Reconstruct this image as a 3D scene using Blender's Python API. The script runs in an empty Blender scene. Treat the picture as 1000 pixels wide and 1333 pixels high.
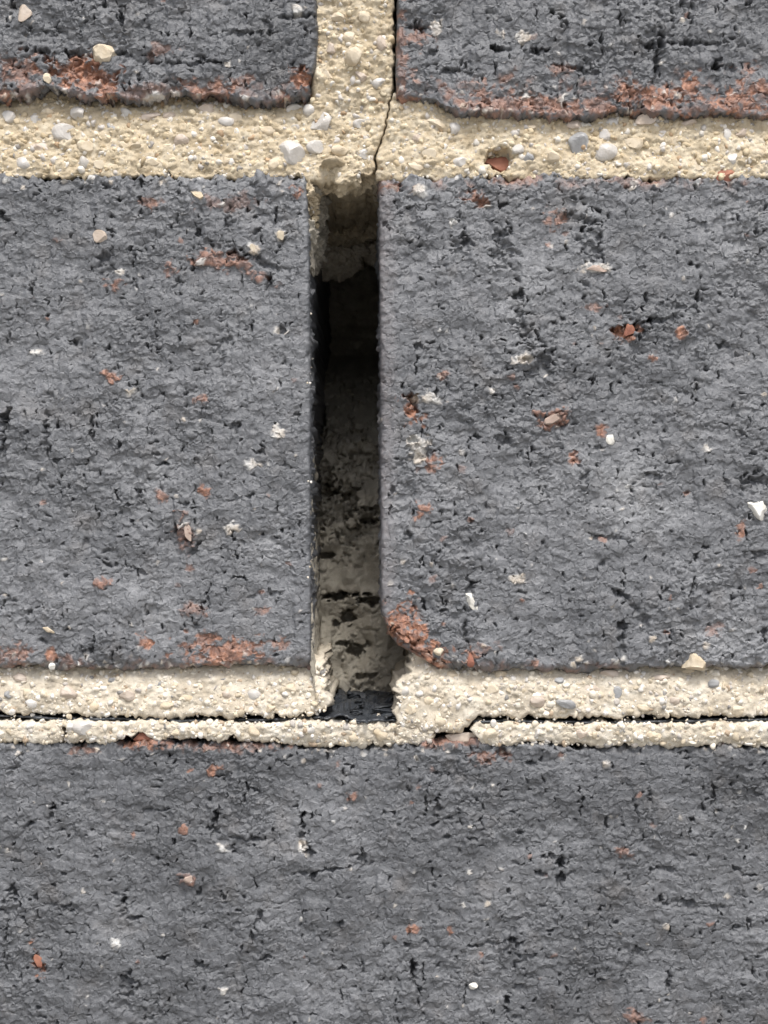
import bpy, math, random
import numpy as np

# ------------------------------------------------------------------ scale
# Wall-plane measurements are taken in "units" u: one brick course (76 mm) is 640 u.
S = 0.076 / 640.0            # metres per unit
ZB = 1610.0                  # underside of the lowest course = ground level
DIST = 2190.0                # camera stands 260 mm from the wall face
def W(x, y, d=0.0):          # wall coordinates (right, down, into the wall) -> metres
    return ((x - 500.0) * S, d * S, (ZB - y) * S)

scene = bpy.context.scene
col = scene.collection

# ------------------------------------------------------------------ camera
cam_d = bpy.data.cameras.new('camera')
cam = bpy.data.objects.new('camera', cam_d)
col.objects.link(cam)
cam.location = W(500, 666.5, -DIST)
cam.rotation_euler = (math.radians(90), 0, 0)
cam_d.sensor_fit = 'VERTICAL'
cam_d.sensor_height = 24.0
cam_d.lens = 24.0 * DIST / 1333.0
cam_d.clip_start = 0.01
cam_d.clip_end = 1000.0
scene.camera = cam

# ------------------------------------------------------------------ sky and sun
SUN_EL, SUN_AZ = 62.0, 12.0          # elevation, degrees to the right of the wall's normal
world = bpy.data.worlds.new('World')
scene.world = world
world.use_nodes = True
wn = world.node_tree
for n in list(wn.nodes):
    wn.nodes.remove(n)
sky = wn.nodes.new('ShaderNodeTexSky')
sky.sky_type = 'NISHITA'
sky.sun_disc = False
sky.sun_elevation = math.radians(SUN_EL)
sky.sun_rotation = math.radians(180.0 - SUN_AZ)
sky.dust_density = 4.0
sky.air_density = 1.0
hs = wn.nodes.new('ShaderNodeHueSaturation')
hs.inputs['Saturation'].default_value = 0.45      # thin overcast
bg = wn.nodes.new('ShaderNodeBackground')
bg.inputs['Strength'].default_value = 0.10
wo = wn.nodes.new('ShaderNodeOutputWorld')
wn.links.new(sky.outputs[0], hs.inputs['Color'])
wn.links.new(hs.outputs[0], bg.inputs['Color'])
wn.links.new(bg.outputs[0], wo.inputs['Surface'])

sun_d = bpy.data.lights.new('sun', 'SUN')
sun_d.energy = 1.5
sun_d.angle = math.radians(16)
sun_d.color = (1.0, 0.97, 0.92)
sun = bpy.data.objects.new('sun', sun_d)
col.objects.link(sun)
e, a = math.radians(SUN_EL), math.radians(SUN_AZ)
from mathutils import Vector
sdir = Vector((math.sin(a) * math.cos(e), -math.cos(a) * math.cos(e), math.sin(e)))
sun.rotation_euler = sdir.to_track_quat('Z', 'Y').to_euler()
sun.location = sdir * 3

vs = scene.view_settings
vs.view_transform = 'Standard'
vs.look = 'None'
vs.exposure = 1.07
vs.gamma = 1.0
vs.use_curve_mapping = False
scene.cycles.use_denoising = True
scene.cycles.max_bounces = 8
scene.cycles.diffuse_bounces = 6

# ------------------------------------------------------------------ noise maps
rng = np.random.default_rng(7)
MX0, MY0, MW, MH = -80, -80, 1160, 1500
gx, gy = np.meshgrid(np.arange(MW) + MX0, np.arange(MH) + MY0)
gx = gx.astype(np.float32); gy = gy.astype(np.float32)
fx = np.fft.rfftfreq(MW)[None, :]
fy = np.fft.fftfreq(MH)[:, None]

def fnoise(seed, lo, hi, beta=1.0, ax=1.0, ay=1.0):
    """band-limited noise, wavelengths lo..hi units, finer by ax, ay along each axis; unit deviation"""
    r = np.random.default_rng(seed)
    F = np.fft.rfft2(r.standard_normal((MH, MW)).astype(np.float32))
    f = np.sqrt((fx / ax) ** 2 + (fy / ay) ** 2) + 1e-9
    filt = np.where((f > 1.0 / hi), f ** (-beta), 0) * np.exp(-(f * lo * 0.8) ** 4)
    n = np.fft.irfft2(F * filt, s=(MH, MW))
    n -= n.mean()
    return (n / n.std()).astype(np.float32)

def smooth(e0, e1, x):
    t = np.clip((x - e0) / (e1 - e0), 0, 1)
    return t * t * (3 - 2 * t)

def plates(seed, cw, ch, wx, wy, tilt=0.5):
    """flaky plates: warped cells, each with its own height and tilt. returns (height, edge distance, id noise)"""
    r = np.random.default_rng(seed)
    nx, ny = int(MW / cw) + 6, int(MH / ch) + 6
    jx = r.random((ny, nx)).astype(np.float32); jy = r.random((ny, nx)).astype(np.float32)
    hh = r.standard_normal((ny, nx)).astype(np.float32)
    tx = r.standard_normal((ny, nx)).astype(np.float32) * tilt
    ty = r.standard_normal((ny, nx)).astype(np.float32) * tilt
    px = (gx - MX0 + wx) / cw + 2.5; py = (gy - MY0 + wy) / ch + 2.5
    ix = np.clip(np.floor(px).astype(np.int32), 1, nx - 2)
    iy = np.clip(np.floor(py).astype(np.int32), 1, ny - 2)
    f1 = np.full(px.shape, 9.0, np.float32); f2 = f1.copy()
    out = np.zeros_like(f1); idn = np.zeros_like(f1)
    for oy in (-1, 0, 1):
        for ox in (-1, 0, 1):
            cy, cx = iy + oy, ix + ox
            dx = px - (cx + jx[cy, cx]); dy = py - (cy + jy[cy, cx])
            d = np.sqrt(dx * dx + dy * dy)
            h = hh[cy, cx] + tx[cy, cx] * dx + ty[cy, cx] * dy
            m = d < f1
            f2 = np.where(m, f1, np.minimum(f2, d))
            out = np.where(m, h, out); idn = np.where(m, jx[cy, cx], idn)
            f1 = np.where(m, d, f1)
    return out, (f2 - f1), idn, f1

def samp(M, X, Y):
    x = np.mod(X - MX0, MW - 1.001); y = np.mod(Y - MY0, MH - 1.001)
    i = x.astype(np.int32); j = y.astype(np.int32)
    u = (x - i).astype(np.float32); v = (y - j).astype(np.float32)
    return (M[j, i] * (1 - u) * (1 - v) + M[j, i + 1] * u * (1 - v)
            + M[j + 1, i] * (1 - u) * v + M[j + 1, i + 1] * u * v)

w1 = fnoise(1, 5, 60, 1.3); w2 = fnoise(2, 5, 60, 1.3)
n_lo = fnoise(3, 60, 500, 1.5)
n_mid = fnoise(4, 14, 120, 1.4, ax=0.8, ay=1.1)
n_fine = fnoise(5, 3.2, 26, 1.1, ax=0.75, ay=1.15)
n_fine2 = fnoise(6, 3.0, 14, 0.7)
n_vert = fnoise(8, 5, 60, 1.0, ax=1.8, ay=0.55)
n_edge = fnoise(9, 5, 90, 1.3)
n_col = fnoise(10, 8, 90, 1.2)
rough = smooth(-1.2, 1.5, fnoise(11, 60, 400, 1.5))       # calmer and rougher zones

pA, eA, iA, _ = plates(21, 21, 13, w1 * 6, w2 * 5, 0.6)
pB, eB, iB, _ = plates(22, 10, 7, w2 * 4, w1 * 3, 0.7)
# ---- brick face relief (positive = towards the viewer), in units
def terrace(f, k, w):
    g = f * k; fl = np.floor(g)
    return (fl + smooth(1 - w, 1, g - fl)) / k
rid = 1 - np.abs(fnoise(13, 5, 30, 1.0, ax=0.7, ay=1.1)) * 1.2                    # thin raised wrinkles
fA = fnoise(15, 6, 80, 1.4, ax=0.75, ay=1.1); fB = fnoise(16, 5, 34, 1.2, ax=0.7, ay=1.15)
fA = fA + .10 * n_fine2; fB = fB + .10 * n_fine2
zone = 0.12 + 0.75 * rough ** 1.6
def scales(seed, lam, warp, lo, hi):
    """overlapping scales dragged down the face: each swells slowly, then breaks off underneath"""
    ph = gy / lam + warp * fnoise(seed, lo, hi, 1.0, ax=0.48, ay=1.05) + .12 * n_fine2
    fr = ph - np.floor(ph)
    return fr * smooth(1.0, .86, fr) * smooth(-.7, .9, fnoise(seed + 1, 12, 110, .9, ax=0.7))
sc1 = scales(71, 26, .95, 7, 60); sc2 = scales(73, 13, .85, 5, 32); sc3 = scales(75, 8, .7, 4, 20)
HB = (n_mid * .8 + fnoise(77, 45, 220, 1.2, ax=1.2, ay=.8) * 1.4 + fnoise(78, 9, 140, 1.1, ax=2.4, ay=.35) * .75
      + terrace(fA, 1.1, .14) * .8 * (.3 + .8 * zone) + sc1 * 4.2 * (.25 + .9 * zone) + sc2 * 2.3 * (.35 + .8 * zone) + sc3 * 1.1 * (.45 + .5 * zone)
      + n_fine * (.12 + .22 * zone) + n_fine2 * 0.16)
HB -= 9.0 * smooth(2.7, 3.0, fnoise(17, 6, 26, .8, ax=0.75, ay=1.1) + .35 * (rough - .5))     # crisp pits
HB -= 11.0 * smooth(2.3, 2.6, fnoise(18, 5, 80, 1.0, ax=2.2, ay=0.5) + .4 * (rough - .5))     # dragged vertical tears
HB -= 9.0 * smooth(2.55, 2.85, fnoise(14, 5, 46, 1.0, ax=0.5, ay=1.4) + .3 * (rough - .5))     # short level tears
crack = np.exp(-(n_mid / 0.05) ** 2) * smooth(0.6, 1.6, fnoise(12, 20, 160, 1.2)) 
HB -= 3.0 * crack
RED = np.zeros_like(HB); PALE = np.zeros_like(HB); DARK = np.zeros_like(HB)

def stamp(x, y, rx, ry, ang=0.0, depth=0.0, red=0.0, pale=0.0, dark=0.0, wob=0.35, soft=0.35):
    """one pit (depth > 0), flake (depth < 0) or patch of other colour, with a ragged outline"""
    R = int(max(rx, ry) * 1.9 + 6)
    i0, i1 = int(x - MX0) - R, int(x - MX0) + R; j0, j1 = int(y - MY0) - R, int(y - MY0) + R
    i0 = max(i0, 0); j0 = max(j0, 0); i1 = min(i1, MW); j1 = min(j1, MH)
    if i1 <= i0 or j1 <= j0:
        return
    sl = (slice(j0, j1), slice(i0, i1))
    dx, dy = gx[sl] - x, gy[sl] - y
    c, s = math.cos(ang), math.sin(ang)
    q = np.sqrt(((dx * c + dy * s) / rx) ** 2 + ((-dx * s + dy * c) / ry) ** 2)
    q = q + wob * 0.6 * w1[sl] + wob * 0.55 * n_fine[sl] + wob * .3 * pB[sl]
    m = smooth(1.0 + soft * .5, 1.0 - soft, q)
    md = m * np.clip(.62 - .62 * dy / (abs(ry * c) + abs(rx * s) + 1e-3), .12, 1.25) if depth > 2 else m      # deepest under its upper lip
    if depth > 0: md = md * np.clip(.75 + .3 * w2[sl] + .2 * pB[sl], .1, 1.3)
    HB[sl] -= depth * (md if depth > 0 else m)
    if red: RED[sl] = np.maximum(RED[sl], red * smooth(1.25, 0.75, q))
    if pale: PALE[sl] = np.maximum(PALE[sl], pale * m)
    if dark: DARK[sl] = np.maximum(DARK[sl], dark * m)

# named marks: pits, tears and flakes seen on the faces
for (x, y, rx, ry, an, d) in [
    (345, 345, 34, 6, .35, 7), (350, 372, 4, 12, .1, 9), (232, 365, 5, 14, .2, 8), (138, 345, 9, 22, 0, 6), (300, 290, 4, 22, .0, 7),
    (5, 285, 9, 8, 0, 8), (370, 312, 4, 8, .3, 6), (95, 240, 18, 9, .4, 4), (100, 447, 7, 3, .2, 5), (285, 465, 9, 40, .1, 3),
    (60, 575, 3, 26, 0, 5), (4, 580, 4, 40, .1, 7), (215, 605, 10, 3, 0, 6), (242, 655, 5, 3, .3, 6), (182, 655, 3, 14, 0, 4),
    (255, 715, 4, 16, .8, 7), (145, 735, 14, 4, .1, 5), (185, 745, 14, 4, .2, 5), (258, 812, 4, 18, .2, 7), (360, 772, 8, 4, .2, 5),
    (110, 708, 3, 12, .1, 4), (335, 590, 12, 3, .1, 5), (310, 650, 30, 3, -.3, 4), (12, 780, 10, 4, .2, 6), (280, 320, 22, 7, .1, 4),
    (820, 432, 20, 10, -.15, 9), (860, 418, 24, 3, -.25, 5), (770, 320, 12, 30, .1, 5.5), (655, 330, 12, 40, .1, 5), (600, 330, 12, 26, .1, 3.5),
    (682, 425, 9, 34, -.2, 5.5), (704, 480, 16, 30, -.4, 5), (620, 262, 14, 8, .4, 6), (740, 285, 12, 8, .2, 5), (880, 400, 14, 6, .2, 4),
    (945, 450, 10, 4, .3, 6), (885, 512, 8, 5, .2, 5), (540, 535, 8, 16, -.4, 8), (548, 600, 20, 26, .2, 3.5), (660, 575, 14, 6, .4, 6),
    (730, 555, 22, 6, -.2, 4), (985, 630, 20, 10, .1, 7), (985, 725, 14, 8, .1, 6), (612, 765, 6, 14, .1, 7), (675, 772, 8, 4, .2, 5),
    (805, 775, 7, 5, .2, 6), (835, 805, 5, 30, -.6, 4), (810, 830, 3, 30, .0, 7), (795, 700, 24, 4, .1, 4), (760, 645, 5, 34, .05, 3),
    (855, 622, 14, 3, .2, 5), (560, 455, 16, 5, .2, 3), (520, 480, 8, 4, .2, 4), (905, 290, 16, 4, .5, 5), (875, 225, 6, 20, .1, 5),
    (392, 1085, 3.5, 20, .1, 9), (402, 1112, 4, 14, -.2, 9), (330, 1093, 22, 2.5, .15, 5), (280, 1080, 4, 14, .1, 8), (303, 1105, 5, 4, 0, 6),
    (408, 1135, 40, 2.5, -.15, 6), (405, 1148, 2.5, 12, .3, 6), (162, 1180, 4, 22, .1, 9), (178, 1195, 10, 5, .2, 7), (475, 1120, 10, 4, .6, 6),
    (66, 1065, 3, 14, .2, 5), (205, 1055, 12, 3, 0, 5), (335, 1200, 3, 14, .5, 4), (55, 1262, 8, 6, .3, 6), (260, 1258, 5, 5, 0, 6),
    (345, 1250, 12, 5, .2, 5), (445, 1262, 6, 4, 0, 6), (15, 1180, 8, 20, .3, 5), (95, 1185, 16, 6, .2, 5), (160, 1300, 10, 26, .2, 4),
    (569, 1050, 3, 16, .1, 8), (582, 1066, 12, 3, .1, 6), (565, 1075, 4, 4, 0, 7), (729, 1142, 4, 22, .05, 10), (722, 1118, 12, 4, .2, 7),
    (708, 1138, 7, 3, .4, 7), (615, 1095, 6, 4, .5, 6), (920, 1180, 45, 4, .12, 5), (960, 1135, 8, 6, -.4, 8), (870, 1135, 20, 4, .2, 5),
    (956, 1211, 6, 4, 0, 8), (645, 1228, 26, 2.5, -.05, 5), (665, 1232, 6, 12, .5, 5), (690, 1245, 24, 2.5, .1, 5), (538, 1275, 3, 20, 0, 7),
    (835, 1240, 14, 4, .3, 5), (870, 1282, 4, 14, .0, 6), (660, 1320, 4, 20, 0, 6), (540, 1235, 14, 5, .1, 5), (750, 1325, 18, 4, .3, 5),
    (895, 1010, 3, 18, 0, 5), (690, 995, 6, 4, 0, 6), (980, 1033, 8, 5, .2, 6), (845, 1060, 6, 30, .1, 3), (20, 1000, 4, 20, .4, 5),
    (360, 990, 10, 4, .2, 5), (650, 985, 5, 16, .3, 7), (115, 70, 60, 5, .03, 7), (17, 12, 5, 12, 0, 8), (240, 82, 40, 3, .02, 5),
    (262, 78, 4, 6, .1, 6), (390, 22, 20, 4, -.1, 5), (60, 45, 30, 6, .1, 3), (310, 45, 30, 4, -.05, 4), (860, 60, 4, 16, .1, 7),
    (905, 58, 50, 3, .02, 6), (705, 66, 18, 4, -.15, 7), (735, 40, 4, 14, -.2, 5), (760, 92, 26, 4, .25, 5), (890, 8, 5, 4, 0, 8),
    (933, 88, 5, 4, 0, 9), (655, 66, 16, 4, 0, 6), (590, 95, 30, 5, .2, 4), (545, 35, 30, 4, .0, 4)]:
    stamp(x, y, rx, ry, an, depth=d * 2.0, dark=0.05, soft=.3, wob=.55)  # pits also tinted slightly dark: shade put into the colour
# brick-red body where the dark skin is broken off
for (x, y, rx, ry, an, d, r) in [
    (108, 97, 36, 20, .15, 7, 1), (25, 92, 22, 16, .2, 3, .6), (5, 122, 12, 8, 0, 3, .8), (140, 118, 14, 14, .3, 4, .9), (210, 66, 14, 8, 0, 1, .4),
    (395, 104, 12, 14, .2, 9, 1), (370, 126, 10, 6, 0, 3, .7), (275, 116, 28, 10, .1, 3, .7), (320, 104, 14, 6, -.1, 2, .5), (190, 122, 40, 9, 0, 2, .4),
    (290, 850, 42, 16, .05, 2, .85), (190, 838, 8, 9, 0, 2, .9), (20, 852, 24, 12, 0, 2, .6), (66, 855, 5, 9, 0, 3, .9), (250, 840, 6, 8, 0, 1, .6), (360, 840, 12, 6, 0, 1, .6),
    (340, 795, 8, 6, 0, 1, .5), (252, 795, 16, 8, .3, -2, .45),
    (280, 340, 22, 10, .1, -3, .7), (318, 345, 24, 8, .5, -3, .6), (225, 355, 12, 8, .2, -3, .6), (300, 262, 30, 9, 0, 0, .3), (195, 262, 10, 6, 0, 0, .6), (385, 252, 7, 6, 0, -1, .8),
    (145, 490, 8, 6, .3, -3, .8), (210, 645, 8, 5, .3, -2, .7), (265, 638, 6, 6, 0, -2, .9), (260, 520, 8, 4, 0, 0, .6), (148, 372, 9, 7, 0, -2, .7), (240, 695, 8, 18, -.2, -4, .55), (132, 760, 9, 6, .2, -2, .7),
    (520, 244, 16, 6, .1, 2, .8), (618, 258, 14, 9, .3, 3, .8), (725, 285, 12, 12, 0, -1, .6), (680, 235, 30, 6, 0, 0, .5), (820, 236, 40, 5, 0, 0, .35),
    (815, 432, 16, 9, -.15, 1, 1), (885, 435, 6, 6, 0, -2, .9), (850, 467, 7, 5, 0, -1, .8), (535, 535, 9, 16, -.5, 2, 1), (720, 546, 15, 11, -.3, -4, .75), (785, 560, 7, 7, 0, 0, .8),
    (562, 605, 8, 10, 0, 0, .8), (575, 488, 8, 5, 0, -1, .6), (545, 664, 8, 10, .2, -2, .9), (565, 598, 5, 8, 0, 0, .8), (750, 598, 6, 6, 0, 0, .7), (765, 400, 16, 4, 0, 0, .5), (965, 690, 4, 10, .2, 0, .8),
    (524, 812, 20, 22, .3, 0, 1), (550, 846, 34, 13, .75, 0, 1), (577, 852, 10, 12, 0, 0, .9), (612, 858, 6, 10, 0, -2, .9), (695, 862, 12, 4, 0, 0, .6), (930, 822, 8, 6, 0, 0, .4), (632, 843, 12, 8, 0, -2, .4),
    (540, 138, 34, 8, .2, 3, .8), (640, 135, 30, 16, .1, 0, .6), (690, 137, 26, 14, .1, 0, .7), (735, 140, 26, 10, .1, 2, .7), (780, 140, 20, 10, .1, 0, .6), (815, 122, 18, 15, .3, 1, .8), (850, 130, 40, 14, 0, 1, .9), (900, 118, 16, 14, .1, 2, .95), (965, 132, 30, 16, .1, 1, .9), (990, 118, 16, 12, 0, 0, .7), (545, 48, 14, 12, .2, 0, .5), (735, 90, 14, 6, 0, 0, .5), (975, 88, 12, 6, 0, 0, .6), (523, 60, 6, 60, 0, 0, .5),
    (50, 1252, 7, 15, -.3, 4, 1), (538, 1208, 6, 5, 0, -1, .8), (585, 1210, 4, 4, 0, -1, .8), (815, 1110, 12, 5, .4, -2, .6), (278, 1004, 8, 4, -.2, -2, .9), (240, 1078, 5, 5, 0, -2, .7), (247, 1142, 9, 6, 0, -3, .5), (460, 1037, 5, 6, 0, -1, .6), (825, 1322, 12, 7, .4, -1, .5), (635, 985, 18, 7, -.1, 2, .6), (110, 976, 14, 4, 0, 0, .5), (190, 966, 24, 8, 0, 3, .8), (590, 964, 40, 8, 0, 3, .6), (300, 972, 60, 5, 0, 0, .5)]:
    stamp(x, y, rx, ry, an, depth=d, red=r, wob=.5)
# pale flakes and grains too small to be pieces
for (x, y, rx, ry) in [(330, 325, 6, 6), (262, 342, 5, 4), (156, 354, 4, 4), (290, 265, 4, 4), (365, 307, 6, 7), (48, 459, 8, 4), (170, 507, 10, 5), (363, 562, 7, 8), (332, 606, 14, 6), (300, 687, 10, 6), (240, 682, 5, 5),
    (775, 350, 18, 7), (545, 248, 10, 6), (590, 292, 4, 5), (560, 520, 16, 8), (545, 575, 16, 8), (545, 590, 8, 14), (682, 468, 14, 8), (672, 755, 9, 6), (920, 584, 5, 5), (632, 840, 6, 4), (645, 850, 3, 3), (850, 833, 4, 4), (920, 840, 4, 4),
    (393, 1100, 6, 7), (399, 1115, 4, 4), (152, 1228, 5, 8), (108, 1160, 3, 3), (290, 1103, 10, 6), (292, 1290, 6, 5), (603, 1177, 3, 4), (634, 1176, 4, 4), (869, 1207, 4, 4), (792, 995, 6, 4), (570, 33, 7, 9), (680, 48, 8, 6), (655, 45, 7, 6), (388, 15, 8, 7), (860, 83, 4, 4), (203, 125, 14, 6), (733, 127, 6, 8)]:
    stamp(x, y, rx, ry, 0, depth=-1.8, pale=.8, wob=.4)
# the flaked-off lower corner beside the open joint
cx = np.clip(((575 - gx) + (gy - 800) * 1.15) / 60.0 - 1.0, -3, 3)          # rises towards the corner
CORNER = smooth(0.0, .5, ((gy - 800) / 50.0 + (560 - gx) / 62.0 - 1.12) * 1.6 + 0.16 * w1 + .1 * pA) * smooth(700, 780, gy) * smooth(640, 590, gx) * smooth(480, 494, gx) * smooth(900, 880, gy)
HB -= CORNER * (13 + 2.5 * pA + 1.5 * pB)
RED = np.maximum(RED, smooth(0.02, 0.2, CORNER) * np.clip(.7 + .45 * n_col + .25 * pA, 0, 1))
r = np.random.default_rng(31)
for k in range(230):                                                         # sparse small pits
    stamp(r.uniform(0, 1000), r.uniform(0, 1333), 1.8 + 9 * r.random() ** 2.5, 1.5 + 5 * r.random() ** 2.5, r.normal(0, .6), depth=r.uniform(4, 10), soft=.3)
for k in range(80):
    stamp(r.uniform(0, 1000), r.uniform(0, 1333), r.uniform(2, 5), r.uniform(1.5, 4), r.normal(0, .5), depth=r.uniform(-1.5, 1), red=r.uniform(.25, .7))
for k in range(280):
    q = r.uniform(1.0, 2.4) if k > 40 else r.uniform(2.2, 4)
    stamp(r.uniform(0, 1000), r.uniform(0, 1333), q, q, 0, depth=-.8, pale=r.uniform(.3, .95), wob=.2)
for k in range(260):                                                         # mortar dust and crumbs left along the joints
    yy_ = r.choice([229, 869, 970, 128, 150]); yy_ = yy_ + abs(r.normal(0, 9)) * (1 if yy_ in (229, 970) else -1)
    q = r.uniform(1.0, 3.2)
    stamp(r.uniform(0, 1000), yy_, q * 1.3, q, 0, depth=-.8, pale=r.uniform(.3, .9), wob=.4)
TONE = n_col * .55 + fB * .35 + n_fine2 * .4 + (iB - .5) * .4 + n_lo * 1.5
# ---- mortar relief
_, _, mi1, f1a = plates(41, 7, 6.5, w1 * 1.2, w2 * 1.2)
_, _, mi2, f1b = plates(42, 13, 11, w2 * 2, w1 * 2)
HM = 1.0 * (0.5 - f1a) + 1.8 * (0.5 - f1b) + n_mid * 1.7 + pB * .8 + pA * .7 + n_fine * .8 + n_fine2 * .6
MT = (mi1 - .5) * 1.2 + (mi2 - .5) * .8 + n_col * .4
# ---- relief of the mortar droppings in the open joint
pC, eC, iC, f1c = plates(51, 46, 40, w1 * 9, w2 * 9, 0.5)
pD, eD, iD, f1d = plates(52, 20, 17, w2 * 6, w1 * 6, 0.6)
HF = pC * 6 + pD * 2.6 + n_mid * 2.2 + n_fine * .8 + n_fine2 * .4 - 16 * smooth(.10, .0, eC) * smooth(-.1, .5, n_mid) - 9 * smooth(.12, 0, eD) * smooth(.3, 1, w1)

HR = pC * 9 + pD * 1.5 + n_mid * 2 + n_fine * .4 - 22 * smooth(.09, .0, eC) * smooth(-.6, .2, w2)      # broken rubble higher up

# ------------------------------------------------------------------ materials
def new_mat(name):
    m = bpy.data.materials.new(name); m.use_nodes = True
    nt = m.node_tree
    b = nt.nodes['Principled BSDF']
    return m, nt, b
def node(nt, t, **kw):
    n = nt.nodes.new(t)
    for k, v in kw.items(): setattr(n, k, v)
    return n
def attr(nt, name):
    return node(nt, 'ShaderNodeAttribute', attribute_name=name)
def ramp(nt, src, pts):
    n = node(nt, 'ShaderNodeValToRGB')
    e = n.color_ramp.elements
    while len(e) < len(pts): e.new(0.5)
    for q, (p, c) in zip(e, pts):
        q.position = p; q.color = (*c, 1) if len(c) == 3 else c
    nt.links.new(src, n.inputs[0]); return n
def noise(nt, scale, detail=4, rough=.6):
    tc = node(nt, 'ShaderNodeTexCoord'); n = node(nt, 'ShaderNodeTexNoise')
    n.inputs['Scale'].default_value = scale; n.inputs['Detail'].default_value = detail; n.inputs['Roughness'].default_value = rough
    nt.links.new(tc.outputs['Object'], n.inputs['Vector']); return n
def mix(nt, fac, c1, c2, mode='MIX'):
    n = node(nt, 'ShaderNodeMix', data_type='RGBA', blend_type=mode)
    for s, i in ((fac, 0), (c1, 6), (c2, 7)):
        if isinstance(s, (int, float)): n.inputs[i].default_value = s
        elif isinstance(s, tuple): n.inputs[i].default_value = (*s, 1)
        else: nt.links.new(s, n.inputs[i])
    return n.outputs[2]
def bump(nt, b, hsock, dist, strength=1.0):
    n = node(nt, 'ShaderNodeBump'); n.inputs['Distance'].default_value = dist; n.inputs['Strength'].default_value = strength
    nt.links.new(hsock, n.inputs['Height']); nt.links.new(n.outputs[0], b.inputs['Normal'])

def brick_material():
    m, nt, b = new_mat('charcoal_brick')
    t = attr(nt, 'tone')
    base = ramp(nt, t.outputs['Fac'], [(0.0, (.064, .0665, .0735)), (.35, (.110, .114, .124)), (.62, (.152, .1565, .168)), (1.0, (.275, .280, .294))]).outputs[0]
    nz = noise(nt, 2600, 3)
    base = mix(nt, .18, base, ramp(nt, nz.outputs['Fac'], [(.3, (.35, .35, .35)), (.7, (.72, .715, .70))]).outputs[0], 'OVERLAY')
    warm = noise(nt, 160, 4)
    base = mix(nt, ramp(nt, warm.outputs['Fac'], [(.54, (0, 0, 0)), (.78, (.4, .4, .4))]).outputs[0], base, (.145, .128, .115))
    rn = noise(nt, 700, 5, .7)
    redc = ramp(nt, rn.outputs['Fac'], [(.25, (.11, .062, .05)), (.45, (.22, .108, .072)), (.62, (.40, .185, .11)), (.8, (.53, .33, .235))]).outputs[0]
    base = mix(nt, attr(nt, 'dark').outputs['Fac'], base, (.06, .06, .064))  # shade painted into the pits
    base = mix(nt, attr(nt, 'red').outputs['Fac'], base, redc)
    pn = noise(nt, 300, 2)
    palec = ramp(nt, pn.outputs['Fac'], [(.35, (.55, .47, .38)), (.6, (.62, .61, .59))]).outputs[0]
    base = mix(nt, attr(nt, 'pale').outputs['Fac'], base, palec)
    nt.links.new(base, b.inputs['Base Color'])
    b.inputs['Roughness'].default_value = .40
    b.inputs['Specular IOR Level'].default_value = .55
    bump(nt, b, noise(nt, 4200, 3, .7).outputs['Fac'], .00018, .8)
    return m

def mortar_material(name, c_lo, c_mid, c_hi, c_dirt, dirt):
    m, nt, b = new_mat(name)
    t = attr(nt, 'tone')
    base = ramp(nt, t.outputs['Fac'], [(0, c_lo), (.5, c_mid), (1, c_hi)]).outputs[0]
    nz = noise(nt, 3000, 3)
    base = mix(nt, .3, base, ramp(nt, nz.outputs['Fac'], [(.3, (.38, .38, .38)), (.7, (.66, .65, .63))]).outputs[0], 'OVERLAY')
    dn = noise(nt, 260, 5, .65)
    base = mix(nt, ramp(nt, dn.outputs['Fac'], [(.52, (0, 0, 0)), (.72, (dirt, dirt, dirt))]).outputs[0], base, c_dirt)
    nt.links.new(base, b.inputs['Base Color'])
    b.inputs['Roughness'].default_value = .85
    b.inputs['Specular IOR Level'].default_value = .3
    bump(nt, b, noise(nt, 3600, 4, .7).outputs['Fac'], .0002, .8)
    return m

def grain_material():
    m, nt, b = new_mat('sand_and_quartz')
    c = attr(nt, 'grain_colour')
    nz = noise(nt, 1500, 3)
    base = mix(nt, .35, c.outputs['Color'], ramp(nt, nz.outputs['Fac'], [(.3, (.36, .35, .33)), (.7, (.66, .66, .66))]).outputs[0], 'OVERLAY')
    nt.links.new(base, b.inputs['Base Color'])
    b.inputs['Roughness'].default_value = .65
    b.inputs['Specular IOR Level'].default_value = .3
    bump(nt, b, noise(nt, 2600, 3).outputs['Fac'], .00012, .6)
    return m

def stone_material(name, c1, c2, rough=.45, sss=0.0):
    m, nt, b = new_mat(name)
    nz = noise(nt, 420, 4)
    base = ramp(nt, nz.outputs['Fac'], [(.3, c1), (.7, c2)]).outputs[0]
    nt.links.new(base, b.inputs['Base Color'])
    b.inputs['Roughness'].default_value = rough
    if sss:
        b.inputs['Subsurface Weight'].default_value = sss
        b.inputs['Subsurface Radius'].default_value = (1, .9, .8)
        b.inputs['Subsurface Scale'].default_value = .0008
    bump(nt, b, noise(nt, 1400, 4).outputs['Fac'], .0002, .6)
    return m

M_brick = brick_material()
M_mort = mortar_material('cream_mortar', (.33, .27, .185), (.50, .422, .305), (.64, .575, .465), (.34, .255, .15), .6)
M_mort2 = mortar_material('pale_mortar', (.37, .32, .25), (.55, .49, .40), (.69, .64, .555), (.42, .35, .26), .7)
M_fill = mortar_material('dull_mortar', (.32, .295, .25), (.37, .34, .285), (.46, .43, .37), (.38, .335, .27), .35)
M_grain = grain_material()
M_quartz = stone_material('milky_quartz', (.42, .39, .355), (.60, .58, .555), .35, .3)
M_cream = stone_material('cream_stone', (.48, .39, .27), (.62, .55, .44), .8)
M_grey = stone_material('grey_stone', (.20, .20, .205), (.36, .36, .36), .4)
M_tan = stone_material('tan_stone', (.40, .32, .25), (.52, .45, .39), .5)
M_dusk = stone_material('dusty_pink_stone', (.26, .19, .155), (.42, .33, .28), .7)
M_red = stone_material('red_brick_chip', (.20, .075, .05), (.38, .17, .11), .8)
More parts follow.
